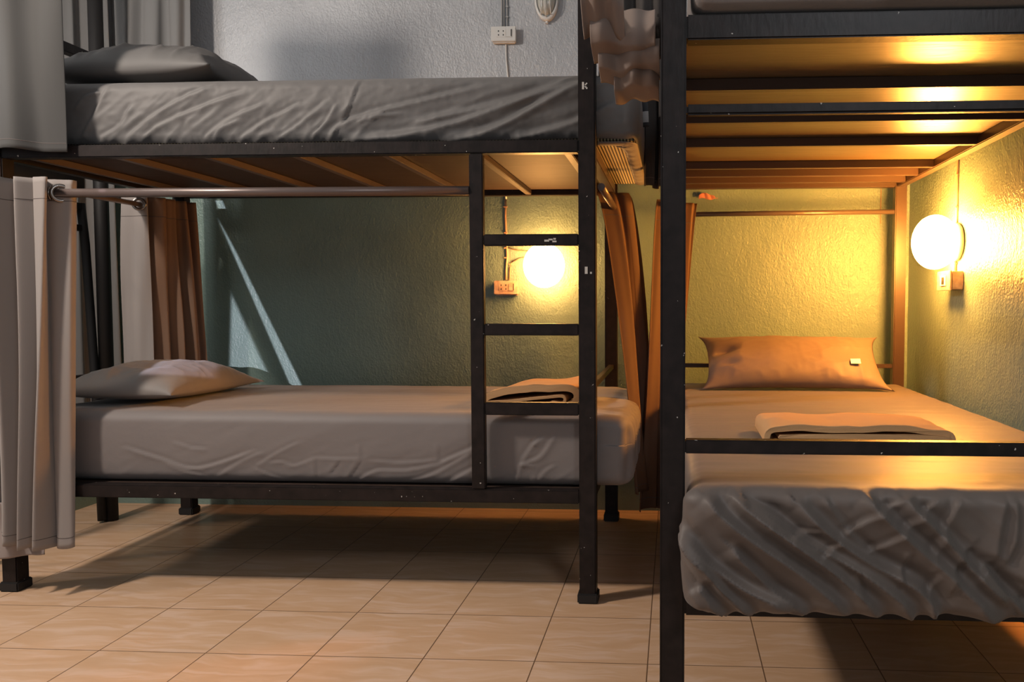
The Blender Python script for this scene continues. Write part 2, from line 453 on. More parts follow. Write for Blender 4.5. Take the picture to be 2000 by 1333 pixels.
CR_RT = [(13,15,[(0.069,0.591),(0.128,0.536),(0.214,0.474),(0.324,0.397)]),(13,14,[(0.116,0.592),(0.19,0.537),(0.265,0.483),(0.393,0.386)]),(11,13,[(0.147,0.584),(0.233,0.522),(0.291,0.491),(0.408,0.422),(0.451,0.383)]),(12,13,[(0.229,0.582),(0.299,0.519),(0.369,0.473),(0.446,0.435),(0.485,0.392)]),(12,14,[(0.348,0.599),(0.406,0.541),(0.476,0.479),(0.561,0.41),(0.618,0.387)]),(10,11,[(0.034,0.527),(0.077,0.472),(0.136,0.433),(0.215,0.406)]),(9,9,[(0.018,0.551),(0.05,0.487),(0.105,0.424),(0.16,0.393)]),(9,10,[(0.112,0.504),(0.175,0.438),(0.254,0.395)]),(6,7,[(0.307,0.523),(0.368,0.564),(0.443,0.6)]),(6,7,[(0.353,0.493),(0.406,0.525),(0.482,0.593)]),(7,8,[(0.472,0.487),(0.494,0.542),(0.519,0.593)]),(5,5,[(0.426,0.502),(0.412,0.446)]),(7,8,[(0.54,0.512),(0.514,0.48),(0.5,0.432)]),(8,9,[(0.599,0.591),(0.588,0.544),(0.582,0.489)]),(7,8,[(0.618,0.591),(0.615,0.528),(0.597,0.481)]),(5,5,[(0.331,0.46),(0.346,0.425)]),(4,5,[(0.265,0.483),(0.307,0.516)]),(10,9,[(0.56,0.473),(0.598,0.434),(0.648,0.396)]),(7,8,[(0.275,0.594),(0.314,0.539),(0.361,0.493)]),(5,5,[(0.462,0.423),(0.48,0.463)]),(10,12,[(0.425,0.588),(0.49,0.526),(0.545,0.464),(0.606,0.414)]),(5,5,[(0.214,0.526),(0.268,0.535)]),(6,6,[(0.478,0.384),(0.47,0.412)]),(8,9,[(0.022,0.471),(0.042,0.431),(0.07,0.403)]),(10,10,[(0.058,0.435),(0.082,0.408),(0.125,0.384)]),(12,12,[(0.67,0.584),(0.653,0.506),(0.636,0.446)]),(10,12,[(0.726,0.6),(0.784,0.531),(0.842,0.431)])]


def smooth_line(pts, n=14):
    if len(pts) < 3:
        return pts
    P = [pts[0]] + list(pts) + [pts[-1]]
    out = []
    for i in range(1, len(P) - 2):
        p0, p1, p2, p3 = [np.array(q) for q in P[i - 1:i + 3]]
        for k in range(n):
            t = k / n
            out.append(tuple(0.5 * ((2 * p1) + (-p0 + p2) * t + (2 * p0 - 5 * p1 + 4 * p2 - p3) * t * t + (-p0 + 3 * p1 - 3 * p2 + p3) * t ** 3)))
    out.append(tuple(pts[-1]))
    return out

def crease_field(X, Z, creases, sharp=True):
    D = np.zeros_like(X)
    for amp, w, pts in creases:
        a = amp * 0.001; w = max(w, 5) * 0.001
        L = smooth_line(pts, 8)
        best = np.full(X.shape, 9.0); sgn = np.zeros_like(X); tt = np.zeros_like(X)
        n = len(L) - 1
        for i in range(n):
            ax, az = L[i]; bx, bz = L[i + 1]
            dx, dz = bx - ax, bz - az
            ll = dx * dx + dz * dz + 1e-12
            t = np.clip(((X - ax) * dx + (Z - az) * dz) / ll, 0, 1)
            qx = X - (ax + t * dx); qz = Z - (az + t * dz)
            d = np.sqrt(qx * qx + qz * qz)
            m_ = d < best
            best = np.where(m_, d, best)
            sgn = np.where(m_, np.sign(dx * qz - dz * qx), sgn)
            tt = np.where(m_, (i + t) / n, tt)
        # asymmetric fold: steep on one side, long slope on the other, fading at both ends
        fade = np.clip(np.minimum(tt, 1 - tt) * 6 + 0.25, 0, 1)
        ww = np.where(sgn > 0, w * 0.42, w * 1.7)
        D += a * fade * np.exp(-(best / ww) ** 1.25)
        D -= a * 0.45 * fade * np.exp(-((best - w * 1.2) / (w * 0.9)) ** 2) * (sgn > 0)
    return D

def soft_box(name, m, b, r, field, parent=None, step=(0.008, 0.010, 0.006), bulge=0.0, bottom=True, post=None):
    """A rounded upholstered box whose faces are displaced along their normal by field(x, y, z, nx, ny, nz)"""
    x0, x1, y0, y1, z0, z1 = b
    def ax(a, c, s):
        n = max(4, int(round((c - a) / s)))
        return np.linspace(a, c, n + 1)
    xs, ys, zs = ax(x0, x1, step[0]), ax(y0, y1, step[1]), ax(z0, z1, step[2])
    V = []; F = []; key = {}
    def face(A, B, mk, flip):
        idx = np.empty((len(A), len(B)), int)
        for i, a in enumerate(A):
            for j, c in enumerate(B):
                p = mk(a, c)
                k = (round(p[0], 5), round(p[1], 5), round(p[2], 5))
                q = key.get(k)
                if q is None:
                    q = len(V); key[k] = q; V.append(p)
                idx[i, j] = q
        q = np.stack([idx[:-1, :-1], idx[1:, :-1], idx[1:, 1:], idx[:-1, 1:]], -1).reshape(-1, 4)
        F.extend((q[:, ::-1] if flip else q).tolist())
    face(xs, zs, lambda a, c: (a, y0, c), False)
    face(xs, zs[::6] if (len(zs) - 1) % 6 == 0 else zs, lambda a, c: (a, y1, c), True) if False else face(xs, zs, lambda a, c: (a, y1, c), True)
    face(xs, ys, lambda a, c: (a, c, z1), False)
    if bottom: face(xs, ys, lambda a, c: (a, c, z0), True)
    face(ys, zs, lambda a, c: (x1, a, c), False)
    face(ys, zs, lambda a, c: (x0, a, c), True)
    P = np.array(V)
    lo = np.array([x0 + r, y0 + r, z0 + r * 0.8]); hi = np.array([x1 - r, y1 - r, z1 - r * 0.8])
    I = np.clip(P, lo, hi)
    D = P - I
    N = D / (np.linalg.norm(D, axis=1, keepdims=True) + 1e-9)
    P = I + N * r * np.array([1, 1, 0.8])
    if bulge:
        v = (P[:, 2] - z0) / (z1 - z0)
        P[:, :2] += N[:, :2] * (bulge * (1 - (2 * v - 1) ** 2))[:, None]
    d = field(P[:, 0], P[:, 1], P[:, 2], N[:, 0], N[:, 1], N[:, 2])
    P = P + N * d[:, None]
    if post is not None:
        P = post(P)
    me = bpy.data.meshes.new(name)
    me.from_pydata(P.tolist(), [], F)
    me.update()
    return link(name, me, m, parent, True)

# ------------------------------------------------------------------ room shell
def struct(o):
    o['kind'] = 'structure'
    return o
BW, RW, LW = 3.59, 1.04, -2.73
struct(box('floor', M['floor'], (-3.2, 1.2, -0.6, 3.75, -0.1, 0.0), bev=0))
struct(box('wall_back', M['wall'], (-2.88, 1.19, BW, BW + 0.12, 0, 2.75), bev=0))
struct(box('wall_right', M['wall'], (RW, RW + 0.12, 0.2, BW, 0, 2.75), bev=0))
# left wall with a tall window opening where the daylight comes in
struct(boxes('wall_left', M['wall'], [(LW - 0.12, LW, 2.95, BW, 0, 2.75)], bev=0))
struct(box('ceiling', M['ceiling'], (-2.88, 1.19, 2.15, 3.75, 2.75, 2.85), bev=0))
struct(boxes('trim_1', M['trim_wood'], [(-2.615, -2.548, 3.565, BW, 1.75, 2.745), (-2.54, -2.515, 3.57, BW, 1.75, 2.745)], bev=0.002))

# ------------------------------------------------------------------ bunk beds
def foot_cap(post, x0, x1, y0, y1):
    box('foot_cap', M['rubber'], (x0 - 0.006, x1 + 0.006, y0 - 0.006, y1 + 0.006, 0, 0.032), post, 0.004)

def letters(parent, name, blocks, y):
    boxes(name, M['chip'], [(a, c, y - 0.0012, y - 0.0002, b, d) for a, c, b, d in blocks], parent, 0)

def make_left_bunk():
    t = thing('bunk_bed', 'black metal bunk bed with a ladder, standing lengthwise along the back wall', 'bunk bed', (-1.2, 2.95, 0), 'metal bunk beds')
    XL, XR, YF, YB, w = -2.205, -0.294, 2.454, 3.402, 0.053
    ps = {}
    for nm, x, y, top in (('fr', XR, YF, 2.32), ('fl', XL, YF, 1.99), ('br', XR, YB, 1.99), ('bl', XL, YB, 1.99)):
        p = box('post', M['paint_black'], (x, x + w, y, y + w, 0.004, top), t, 0.004)
        foot_cap(p, x, x + w, y, y + w)
        ps[nm] = p
    xi0, xi1 = XL + w, XR
    for z0, z1 in ((0.318, 0.360), (1.414, 1.453)):
        box('side_rail', M['paint_black'], (xi0, xi1, YF, YF + 0.04, z0, z1), t)
        box('side_rail', M['paint_black'], (xi0, xi1, YB + 0.013, YB + 0.053, z0, z1), t)
        box('end_rail', M['paint_black'], (XL + 0.006, XL + 0.046, YF + w, YB, z0, z1), t)
        box('end_rail', M['slat_paint'], (XR + 0.006, XR + 0.046, YF + w, YB, z0, z1), t)
    for k in range(7):
        x = -0.31 - 0.2925 * k
        box('slat', M['slat_left'], (x - 0.034, x - 0.008, YF + 0.041, YB + 0.012, 1.416, 1.4365), t, 0.002)
        box('slat', M['slat_left'], (x - 0.034, x - 0.008, YF + 0.041, YB + 0.012, 0.322, 0.3425), t, 0.002)
    box('deck_board', M['plywood'], (xi0 + 0.0, xi1 - 0.0, YF + 0.041, YB + 0.012, 1.4375, 1.4495), t, 0)
    box('deck_board', M['plywood'], (xi0 + 0.0, xi1 - 0.0, YF + 0.041, YB + 0.012, 0.3435, 0.3555), t, 0)
    # head and foot end bars
    for z in (0.665,):
        box('end_bar', M['paint_black'], (XR + 0.016, XR + 0.038, YF + w, YB, z, z + 0.02), t, 0.002)
        box('end_bar', M['paint_black'], (XL + 0.016, XL + 0.038, YF + w, YB, z, z + 0.02), t, 0.002)
    box('end_bar', M['paint_black'], (XL + 0.008, XL + 0.045, YF + w, YB, 1.845, 1.88), t, 0.002)
    box('guard_bar', M['paint_black'], (XR + 0.058, XR + 0.078, 2.515, 2.545, 1.60, 1.99), t, 0.002)
    box('guard_bar', M['paint_black'], (XR + 0.008, XR + 0.045, YF + w, YB, 1.96, 1.99), t, 0.002)
    # ladder
    lad = box('ladder_rail', M['paint_black'], (-0.635, -0.592, YF, YF + 0.028, 0.3615, 1.4125), t)
    for z0, z1 in ((1.128, 1.164), (0.848, 0.885), (0.597, 0.637)):
        r = box('rung', M['paint_black'], (-0.5915, XR - 0.0005, YF + 0.002, YF + 0.03, z0, z1), t)
        if z0 > 1:
            letters(r, 'worn_mark', [(-0.40, -0.385, 1.140, 1.146), (-0.387, -0.374, 1.144, 1.149), (-0.375, -0.362, 1.138, 1.143), (-0.372, -0.364, 1.146, 1.151)], YF + 0.002)
    # curtain rods
    tube('curtain_rod', M['rod'], [(XL + w, YF + 0.008, 1.302), (-0.636, YF + 0.008, 1.300)], 0.0145, t)
    tube('curtain_rod', M['rod'], [(XL + 0.027, YF + w, 1.352), (XL + 0.027, YB, 1.352)], 0.0105, t)
    rr = tube('curtain_rod', M['rod'], [(XR + 0.066, YF + 0.06, 1.316), (XR + 0.066, 3.06, 1.316)], 0.012, t)
    lathe('rod_end', M['steel'], [(0, -0.008), (0.016, -0.008), (0.016, 0.004), (0, 0.006)], (XR + 0.066, 3.064, 1.316), (0, 1, 0), rr, 16)
    # worn stencilled letters
    def ch(x, z, s, ch_):
        if ch_ == 'K':
            return [(x, x + s * .28, z, z + s)] + [(x + s * (.28 + .13 * i), x + s * (.48 + .13 * i), z + s * (.42 + .15 * i), z + s * (.60 + .14 * i)) for i in range(3)] + [(x + s * (.28 + .13 * i), x + s * (.5 + .13 * i), z + s * (.36 - .16 * i), z + s * (.56 - .16 * i)) for i in range(3)]
        return [(x, x + s * .4, z, z + s), (x + s * .75, x + s * 1.0, z, z + s * .28)]
    letters(ps['fr'], 'letter_mark', ch(-0.281, 1.604, 0.022, 'K'), YF)
    letters(ps['fr'], 'letter_mark', ch(-0.274, 1.040, 0.022, 'I'), YF)
    return t

def make_right_bunk():
    t = thing('bunk_bed', 'nearest black metal bunk bed, foot end forward and long side against the right wall', 'bunk bed', (0.5, 2.5, 0), 'metal bunk beds')
    XL, XR, YF, YB, w = -0.0245, 0.975, 1.50, 3.42, 0.0475
    for x, y in ((XL, YF), (XR, YF), (XL, YB), (XR - 0.042, YB)):
        top = 2.0
        p = box('post', M['paint_black'] if y < 2 else M['slat_paint'], (x, x + w, y, y + w, 0.004, top), t, 0.004)
        foot_cap(p, x, x + w, y, y + w)
    xi0, xi1 = XL + w, XR
    for z0, z1 in ((0.350, 0.385), (1.438, 1.484)):
        box('end_rail', M['paint_black'], (xi0, xi1, YF, YF + 0.04, z0, z1), t)
        box('end_rail', M['slat_paint'], (xi0, xi1 - 0.042, YB + 0.003, YB + 0.043, z0, z1), t)
        box('side_rail', M['slat_paint'], (XL + 0.004, XL + 0.040, YF + w, YB, z0, z1), t)
        box('side_rail', M['slat_paint'], (XR - 0.038, XR - 0.002, YF + w, YB, z0, z1), t)
    for y in (1.862, 2.195, 2.53, 2.94, 3.12, 3.29):
        box('slat', M['slat_paint'], (xi0 - 0.006, XR - 0.039, y, y + 0.024, 1.440, 1.4665), t, 0.002)
        box('slat', M['slat_paint'], (xi0 - 0.006, XR - 0.039, y, y + 0.024, 0.352, 0.3705), t, 0.002)
    box('deck_board', M['plywood_y'], (XL + 0.041, XR - 0.039, YF + 0.041, YB + 0.002, 1.4675, 1.4795), t, 0)
    box('deck_board', M['plywood_y'], (XL + 0.041, XR - 0.039, YF + 0.041, YB + 0.002, 0.3715, 0.3835), t, 0)
    box('guard_bar', M['paint_black'], (xi0, xi1, YF + 0.004, YF + 0.03, 0.663, 0.689), t, 0.002)
    box('end_bar', M['slat_paint'], (xi0, xi1 - 0.042, YB + 0.010, YB + 0.030, 0.671, 0.689), t, 0.002)
    box('curtain_rod', M['paint_black'], (xi0, xi1, YF + 0.004, YF + 0.024, 1.301, 1.321), t, 0.004)
    tube('curtain_rod', M['rod'], [(xi0, YB + 0.02, 1.330), (xi1 - 0.042, YB + 0.02, 1.336)], 0.0105, t)
    tube('curtain_rod', M['rod'], [(XL + 0.024, YF + w, 1.330), (XL + 0.024, YB, 1.330)], 0.0105, t)
    return t

left_bunk = make_left_bunk()
right_bunk = make_right_bunk()

# ------------------------------------------------------------------ mattresses
def f_low(x, y, z, nx, ny, nz):
    fr = np.clip(-ny, 0, 1) ** 2; tp = np.clip(nz, 0, 1) ** 2; en = np.clip(nx, 0, 1) ** 2
    c = crease_field(x, z, CR_LOW) * 0.9
    u, v = rot(x, z, 20)
    c += 0.003 * fbm(u * 4, v * 18)
    lowband = np.clip((0.5 - z) / 0.12, 0, 1)
    u, v = rot(x, z, 30)
    c += 0.0025 * lowband * ridged(u * 6, v * 22)
    top = 0.004 * fbm(x * 5, y * 16) + 0.003 * ridged(x * 3 + 0.6 * y, y * 14, 2)
    # pinch towards the right end of the top
    e = np.clip((x + 0.45) / 0.3, 0, 1)
    top += 0.006 * e * ridged(x * 6 - y * 3, y * 9)
    end = 0.013 * (np.sin(2 * PI * (y * 13 + 1.3 * (0.6 - z) + 0.3 * np.sin(9 * y))) - 0.4) * np.clip((0.59 - z) / 0.05, 0.1, 1) + 0.01 * fbm(y * 8, z * 3)
    return fr * c + tp * top + en * end
def p_low(P):
    # lower right corner hangs loose, edges dip a little
    s = np.clip((P[:, 0] + 0.26) / 0.1, 0, 1)
    P[:, 2] -= 0.012 * s * (P[:, 2] > 0.5) + 0.03 * s * ((P[:, 2] < 0.45))* 0
    return P
mt = soft_box('mattress', M['sheet'], (-2.147, -0.135, 2.512, 3.396, 0.357, 0.592), 0.045, f_low, None, (0.008, 0.012, 0.006), 0.006, post=p_low)
tag(mt, 'smooth grey sheeted mattress on the lower tier of the back wall bunk', 'mattress', 'grey sheeted mattresses')

def f_up(x, y, z, nx, ny, nz):
    fr = np.clip(-ny, 0, 1) ** 2; tp = np.clip(nz, 0, 1) ** 2; en = np.clip(nx, 0, 1) ** 2
    c = crease_field(x, z, CR_UP) * 1.35
    left = np.clip((-0.75 - x) / 0.35, 0, 1)
    u, v = rot(x, z, 38)
    lowz = np.clip((1.66 - z) / 0.12, 0.15, 1)
    c += 0.0022 * fbm(x * 40, z * 55) + 0.002 * ridged(x * 22 + 9 * z, z * 30 - 6 * x)
    c += left * lowz * (0.007 * ridged(u * 5, v * 26) + 0.003 * fbm(u * 18, v * 34))
    u, v = rot(x, z, 22)
    c += (1 - left) * (0.005 * ridged(u * 2.2, v * 16) + 0.003 * fbm(u * 5, v * 30))
    c += 0.006 * np.clip((1.50 - z) / 0.03, 0, 1) * ridged(x * 26, z * 3)
    return fr * c + tp * 0.003 * fbm(x * 6, y * 10) + en * 0.006 * fbm(y * 6, z * 5)
def p_up(P):
    s = np.clip((P[:, 0] + 0.26) / 0.12, 0, 1)
    P[:, 2] -= 0.004 * s
    return P
mt2 = thing('mattress', 'wrinkled grey sheeted mattress on the upper tier of the back wall bunk, striped underneath', 'mattress', (-1.1, 2.95, 1.453), 'grey sheeted mattresses')
soft_box('fitted_sheet', M['sheet_upper'], (-2.147, -0.112, 2.508, 3.396, 1.4545, 1.672), 0.05, f_up, mt2, (0.0065, 0.012, 0.006), 0.006, bottom=False, post=p_up)
box('ticking', M['ticking'], (-2.13, -0.125, 2.53, 3.38, 1.4515, 1.640), mt2, 0.012)
# gathered hem of the sheet turned under the overhanging end
n1, n2 = 220, 6
P = np.zeros((n1, n2, 3))
for i in range(n1):
    s = i / (n1 - 1)
    # path: from front edge under the overhang, round the corner along the end
    if s < 0.18:
        a = s / 0.18
        cx, cy, nx_, ny_ = -0.236 + 0.07 * a, 2.513, 0, 1
    elif s < 0.26:
        a = (s - 0.18) / 0.08 * PI / 2
        cx, cy, nx_, ny_ = -0.166 + 0.05 * math.sin(a), 2.563 - 0.05 * math.cos(a), -math.sin(a), math.cos(a)
    else:
        a = (s - 0.26) / 0.74
        cx, cy, nx_, ny_ = -0.116, 2.563 + 0.82 * a, -1, 0
    g = 0.5 + 0.5 * math.sin(i * 1.35) * (0.6 + 0.4 * math.sin(i * 0.37))
    if s < 0.2: g *= 0.1
    for j in range(n2):
        q = j / (n2 - 1)
        wdt = (0.045 + 0.03 * max(0, 1 - abs(s - 0.22) * 9)) * q
        P[i, j] = (cx + nx_ * wdt, cy + ny_ * wdt, 1.456 - 0.006 * math.sin(q * PI) - 0.006 * g * q)
grid_mesh('gathered_hem', P, M['sheet'], mt2, 0.002)

def f_rt(x, y, z, nx, ny, nz):
    fr = np.clip(-ny, 0, 1) ** 1.5; tp = np.clip(nz, 0, 1) ** 2
    c = crease_field(x, z, [(q[0] * (2.0 if q[0] > 8 else 0.9), q[1] * 1.15, q[2]) for q in CR_RT])
    u, v = rot(x, z, -38)
    c += 0.004 * ridged(u * 3, v * 17)
    edge = np.exp(-((z - 0.595) / 0.02) ** 2)
    c += 0.005 * edge * ridged(x * 17, z * 5)
    near = np.clip((1.62 - y) / 0.15, 0, 1)
    top = 0.003 * fbm(x * 4, y * 20) + 0.0022 * ridged(x * 2.5, y * 24 + x * 2) + near * 0.006 * ridged(x * 5 + y * 4, y * 18)
    return fr * c + tp * top
def p_rt(P):
    f = np.clip((1.5 - P[:, 1]) / 0.03, 0, 1)
    l = np.clip((0.2 - P[:, 0]) / 0.18, 0, 1)
    P[:, 0] -= 0.012 * f * l
    P[:, 2] -= 0.016 * f * np.clip((0.46 - P[:, 2]) / 0.08, 0, 1)
    return P
m3 = soft_box('mattress', M['sheet_satin'], (0.030, 0.962, 1.452, 3.412, 0.387, 0.607), 0.036, f_rt, None, (0.004, 0.012, 0.0036), 0.006, post=p_rt)
tag(m3, 'mattress in a shiny creased dark grey sheet on the lower tier, nearest bunk', 'mattress', 'grey sheeted mattresses')
def f_ru(x, y, z, nx, ny, nz):
    fr = np.clip(-ny, 0, 1) ** 2
    u, v = rot(x, z, 8)
    return fr * (0.008 * ridged(u * 2, v * 22) + 0.004 * fbm(x * 4, z * 6))
m4 = soft_box('mattress', M['sheet'], (0.034, 0.962, 1.475, 3.412, 1.4855, 1.70), 0.035, f_ru, None, (0.02, 0.05, 0.007), 0.004)
tag(m4, 'mattress on the upper tier of the nearest bunk, only its lower edge in view', 'mattress', 'grey sheeted mattresses')

# ------------------------------------------------------------------ pillows
def pillow(name, label, m, L, Wd, T, place, seed=0, group='grey pillows', corner=0.035, wr=0.006, flat=0.25, dents=()):
    nu, nv = 90, 70
    u = np.linspace(-1, 1, nu); v = np.linspace(-1, 1, nv)
    U, V = np.meshgrid(u, v, indexing='ij')
    h = np.clip((1 - np.abs(U) ** 2.6) * (1 - np.abs(V) ** 2.6), 0, 1) ** 0.55
    X = U * (L / 2) * (1 - 0.045 * (1 - V ** 2) ** 1) + np.sign(U) * corner * (np.abs(U) * np.abs(V)) ** 8
    Y = V * (Wd / 2) * (1 - 0.06 * (1 - U ** 2) ** 1) + np.sign(V) * corner * 0.6 * (np.abs(U) * np.abs(V)) ** 8
    ed = np.maximum(np.abs(U), np.abs(V))
    W = wr * ridged(X * 14 + seed, Y * 7 + seed) * (1 - ed ** 6) * (0.3 + ed)
    W += wr * 0.8 * ridged(X * 6 + Y * 5 + seed, Y * 12 - X * 4) * (1 - ed ** 8) * ed
    for du, dv, dr, da in dents:
        W += -da * np.exp(-(((U - du) / dr) ** 2 + ((V - dv) / dr) ** 2))
    Zt = T * (1 - flat) * h + W
    Zb = -T * flat * h - 0.2 * W * 0
    Pt = np.stack([X, Y, Zt], -1); Pb = np.stack([X, Y, Zb], -1)
    verts = np.concatenate([Pt.reshape(-1, 3), Pb.reshape(-1, 3)])
    idx = np.arange(nu * nv).reshape(nu, nv)
    q = np.stack([idx[:-1, :-1], idx[1:, :-1], idx[1:, 1:], idx[:-1, 1:]], -1).reshape(-1, 4)
    me = bpy.data.meshes.new(name)
    me.from_pydata(verts.tolist(), [], q.tolist() + (q[:, ::-1] + nu * nv).tolist())
    bm = bmesh.new(); bm.from_mesh(me)
    bmesh.ops.remove_doubles(bm, verts=bm.verts, dist=0.0004)
    bm.transform(place)
    bm.to_mesh(me); bm.free()
    o = link(name, me, m, None, True)
    tag(o, label, 'pillow', group)
    return o
PL = Matrix.Translation((-1.93, 2.90, 0.629)) @ Matrix.Rotation(math.radians(4), 4, 'Z') @ Matrix.Rotation(math.radians(92 - 4), 4, 'Z') @ Matrix.Rotation(math.radians(1.5), 4, 'Y')
pillow('pillow', 'plump grey pillow lying on the lower bed at the left, beside the gathered curtains', M['pillow_grey'], 0.61, 0.42, 0.135, PL, 3, wr=0.010, dents=((-0.55, -0.25, 0.2, 0.012), (-0.7, 0.1, 0.15, 0.01)))
PU = Matrix.Translation((-1.80, 2.765, 1.714)) @ Matrix.Rotation(math.radians(-3), 4, 'Z')
pillow('pillow', 'dark grey pillow on the upper tier mattress at the left', M['pillow_dark'], 0.60, 0.46, 0.165, PU, 8, wr=0.014, dents=((0.35, -0.55, 0.16, 0.02), (-0.6, -0.5, 0.25, 0.012)))
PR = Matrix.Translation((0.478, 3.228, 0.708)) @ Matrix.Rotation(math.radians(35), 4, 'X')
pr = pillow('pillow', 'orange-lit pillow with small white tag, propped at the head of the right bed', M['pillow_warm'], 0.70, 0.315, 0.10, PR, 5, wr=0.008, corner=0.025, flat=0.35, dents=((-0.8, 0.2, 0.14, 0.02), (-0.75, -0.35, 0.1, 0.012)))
tg = Matrix.Translation((0.478, 3.228, 0.708)) @ Matrix.Rotation(math.radians(35), 4, 'X') @ Matrix.Translation((0.235, -0.062, 0.060)) @ Matrix.Rotation(math.radians(12), 4, 'X')
bm = bmesh.new(); bm_box(bm, -0.019, 0.019, -0.012, 0.012, 0, 0.0015); bm.transform(tg)
me = bpy.data.meshes.new('care_tag'); bm.to_mesh(me); bm.free()
o = link('care_tag', me, M['tag'], pr); o['label'] = 'small white tag'

# ------------------------------------------------------------------ folded towels
def ribbon(path, thick, y0, y1, ny=26, wob=0.004, seed=0, skew=0.0):
    """A thick cloth strip: path in XZ extruded along Y, closed outline. Returns array grid (closed in u)"""
    L = smooth_line(path, 8)
    L = [np.array(p) for p in L]
    n = len(L)
    up, dn = [], []
    for i, p in enumerate(L):
        d = L[min(i + 1, n - 1)] - L[max(i - 1, 0)]
        d = d / (np.linalg.norm(d) + 1e-9)
        nn = np.array([-d[1], d[0]])
        up.append(p + nn * thick / 2); dn.append(p - nn * thick / 2)
    d0 = L[0] - (L[1] - L[0]) / (np.linalg.norm(L[1] - L[0]) + 1e-9) * thick * .35
    d1 = L[-1] + (L[-1] - L[-2]) / (np.linalg.norm(L[-1] - L[-2]) + 1e-9) * thick * .35
    prof = np.array([d0] + up + [d1] + dn[::-1])
    ys = np.linspace(y0, y1, ny)
    P = np.zeros((len(prof), ny, 3))
    for j, y in enumerate(ys):
        t = (j / (ny - 1))
        e = 1 - 0.25 * (abs(2 * t - 1) ** 10)
        zc = prof[:, 1]
        P[:, j, 0] = prof[:, 0] + skew * t + wob * 0.8 * fbm(zc * 30 + seed, np.full(len(zc), y * 10.0))
        P[:, j, 1] = y + wob * fbm(prof[:, 0] * 9 + seed, zc * 40)
        P[:, j, 2] = zc + wob * (zc / 0.04) * fbm(prof[:, 0] * 10 + seed, np.full(len(zc), y * 12.0 + seed), 3) * 2
    return P
def towel(label, parts, origin, group='folded towels'):
    bm = bmesh.new()
    for P in parts:
        nu, nv = P.shape[:2]
        vs = [[bm.verts.new(P[i, j]) for j in range(nv)] for i in range(nu)]
        for i in range(nu):
            k = (i + 1) % nu
            for j in range(nv - 1):
                bm.faces.new((vs[i][j], vs[k][j], vs[k][j + 1], vs[i][j + 1]))
        bm.faces.new([vs[i][0] for i in range(nu)][::-1]); bm.faces.new([vs[i][-1] for i in range(nu)])
    for v in bm.verts:
        v.co += Vector(origin)
    bmesh.ops.recalc_face_normals(bm, faces=bm.faces)
    me = bpy.data.meshes.new('towel'); bm.to_mesh(me); bm.free()
    for p in me.polygons:
        p.use_smooth = len(p.vertices) == 4
    o = link('towel', me, M['towel'])
    tag(o, label, 'towel', group)
    return o
out1 = [(0.0, 0.024), (0.04, 0.044), (0.12, 0.062), (0.22, 0.066), (0.30, 0.070), (0.330, 0.050), (0.322, 0.018), (0.300, 0.012)]
mid1 = [(0.005, 0.018), (0.10, 0.024), (0.20, 0.034), (0.275, 0.042), (0.29, 0.030), (0.278, 0.018), (0.245, 0.022)]
bot1 = [(0.0, 0.006), (0.06, 0.010), (0.10, 0.005), (0.17, 0.008), (0.22, 0.010), (0.235, 0.018), (0.262, 0.018)]
towel('tan folded towel on the lower bed of the back bunk, seen through the ladder', [
    ribbon(out1, 0.024, 2.66, 2.92, seed=2, skew=0.03), ribbon(mid1, 0.009, 2.655, 2.90, seed=4, skew=0.02), ribbon(bot1, 0.006, 2.652, 2.90, seed=7, skew=0.02)], (-0.655, 0.0, 0.593))
out2 = [(0.0, 0.010), (0.006, 0.036), (0.05, 0.042), (0.16, 0.036), (0.28, 0.040), (0.38, 0.036), (0.425, 0.030), (0.436, 0.014)]
mid2 = [(0.03, 0.018), (0.12, 0.020), (0.24, 0.022), (0.36, 0.022), (0.425, 0.018)]
bot2 = [(0.02, 0.007), (0.12, 0.007), (0.24, 0.008), (0.36, 0.008), (0.42, 0.007)]
towel('tan folded towel in the middle of the right bed, behind the guard bar', [
    ribbon(out2, 0.014, 1.90, 2.13, seed=12, wob=0.006), ribbon(mid2, 0.012, 1.898, 2.12, seed=14), ribbon(bot2, 0.011, 1.897, 2.12, seed=17)], (0.225, 0.0, 0.610))

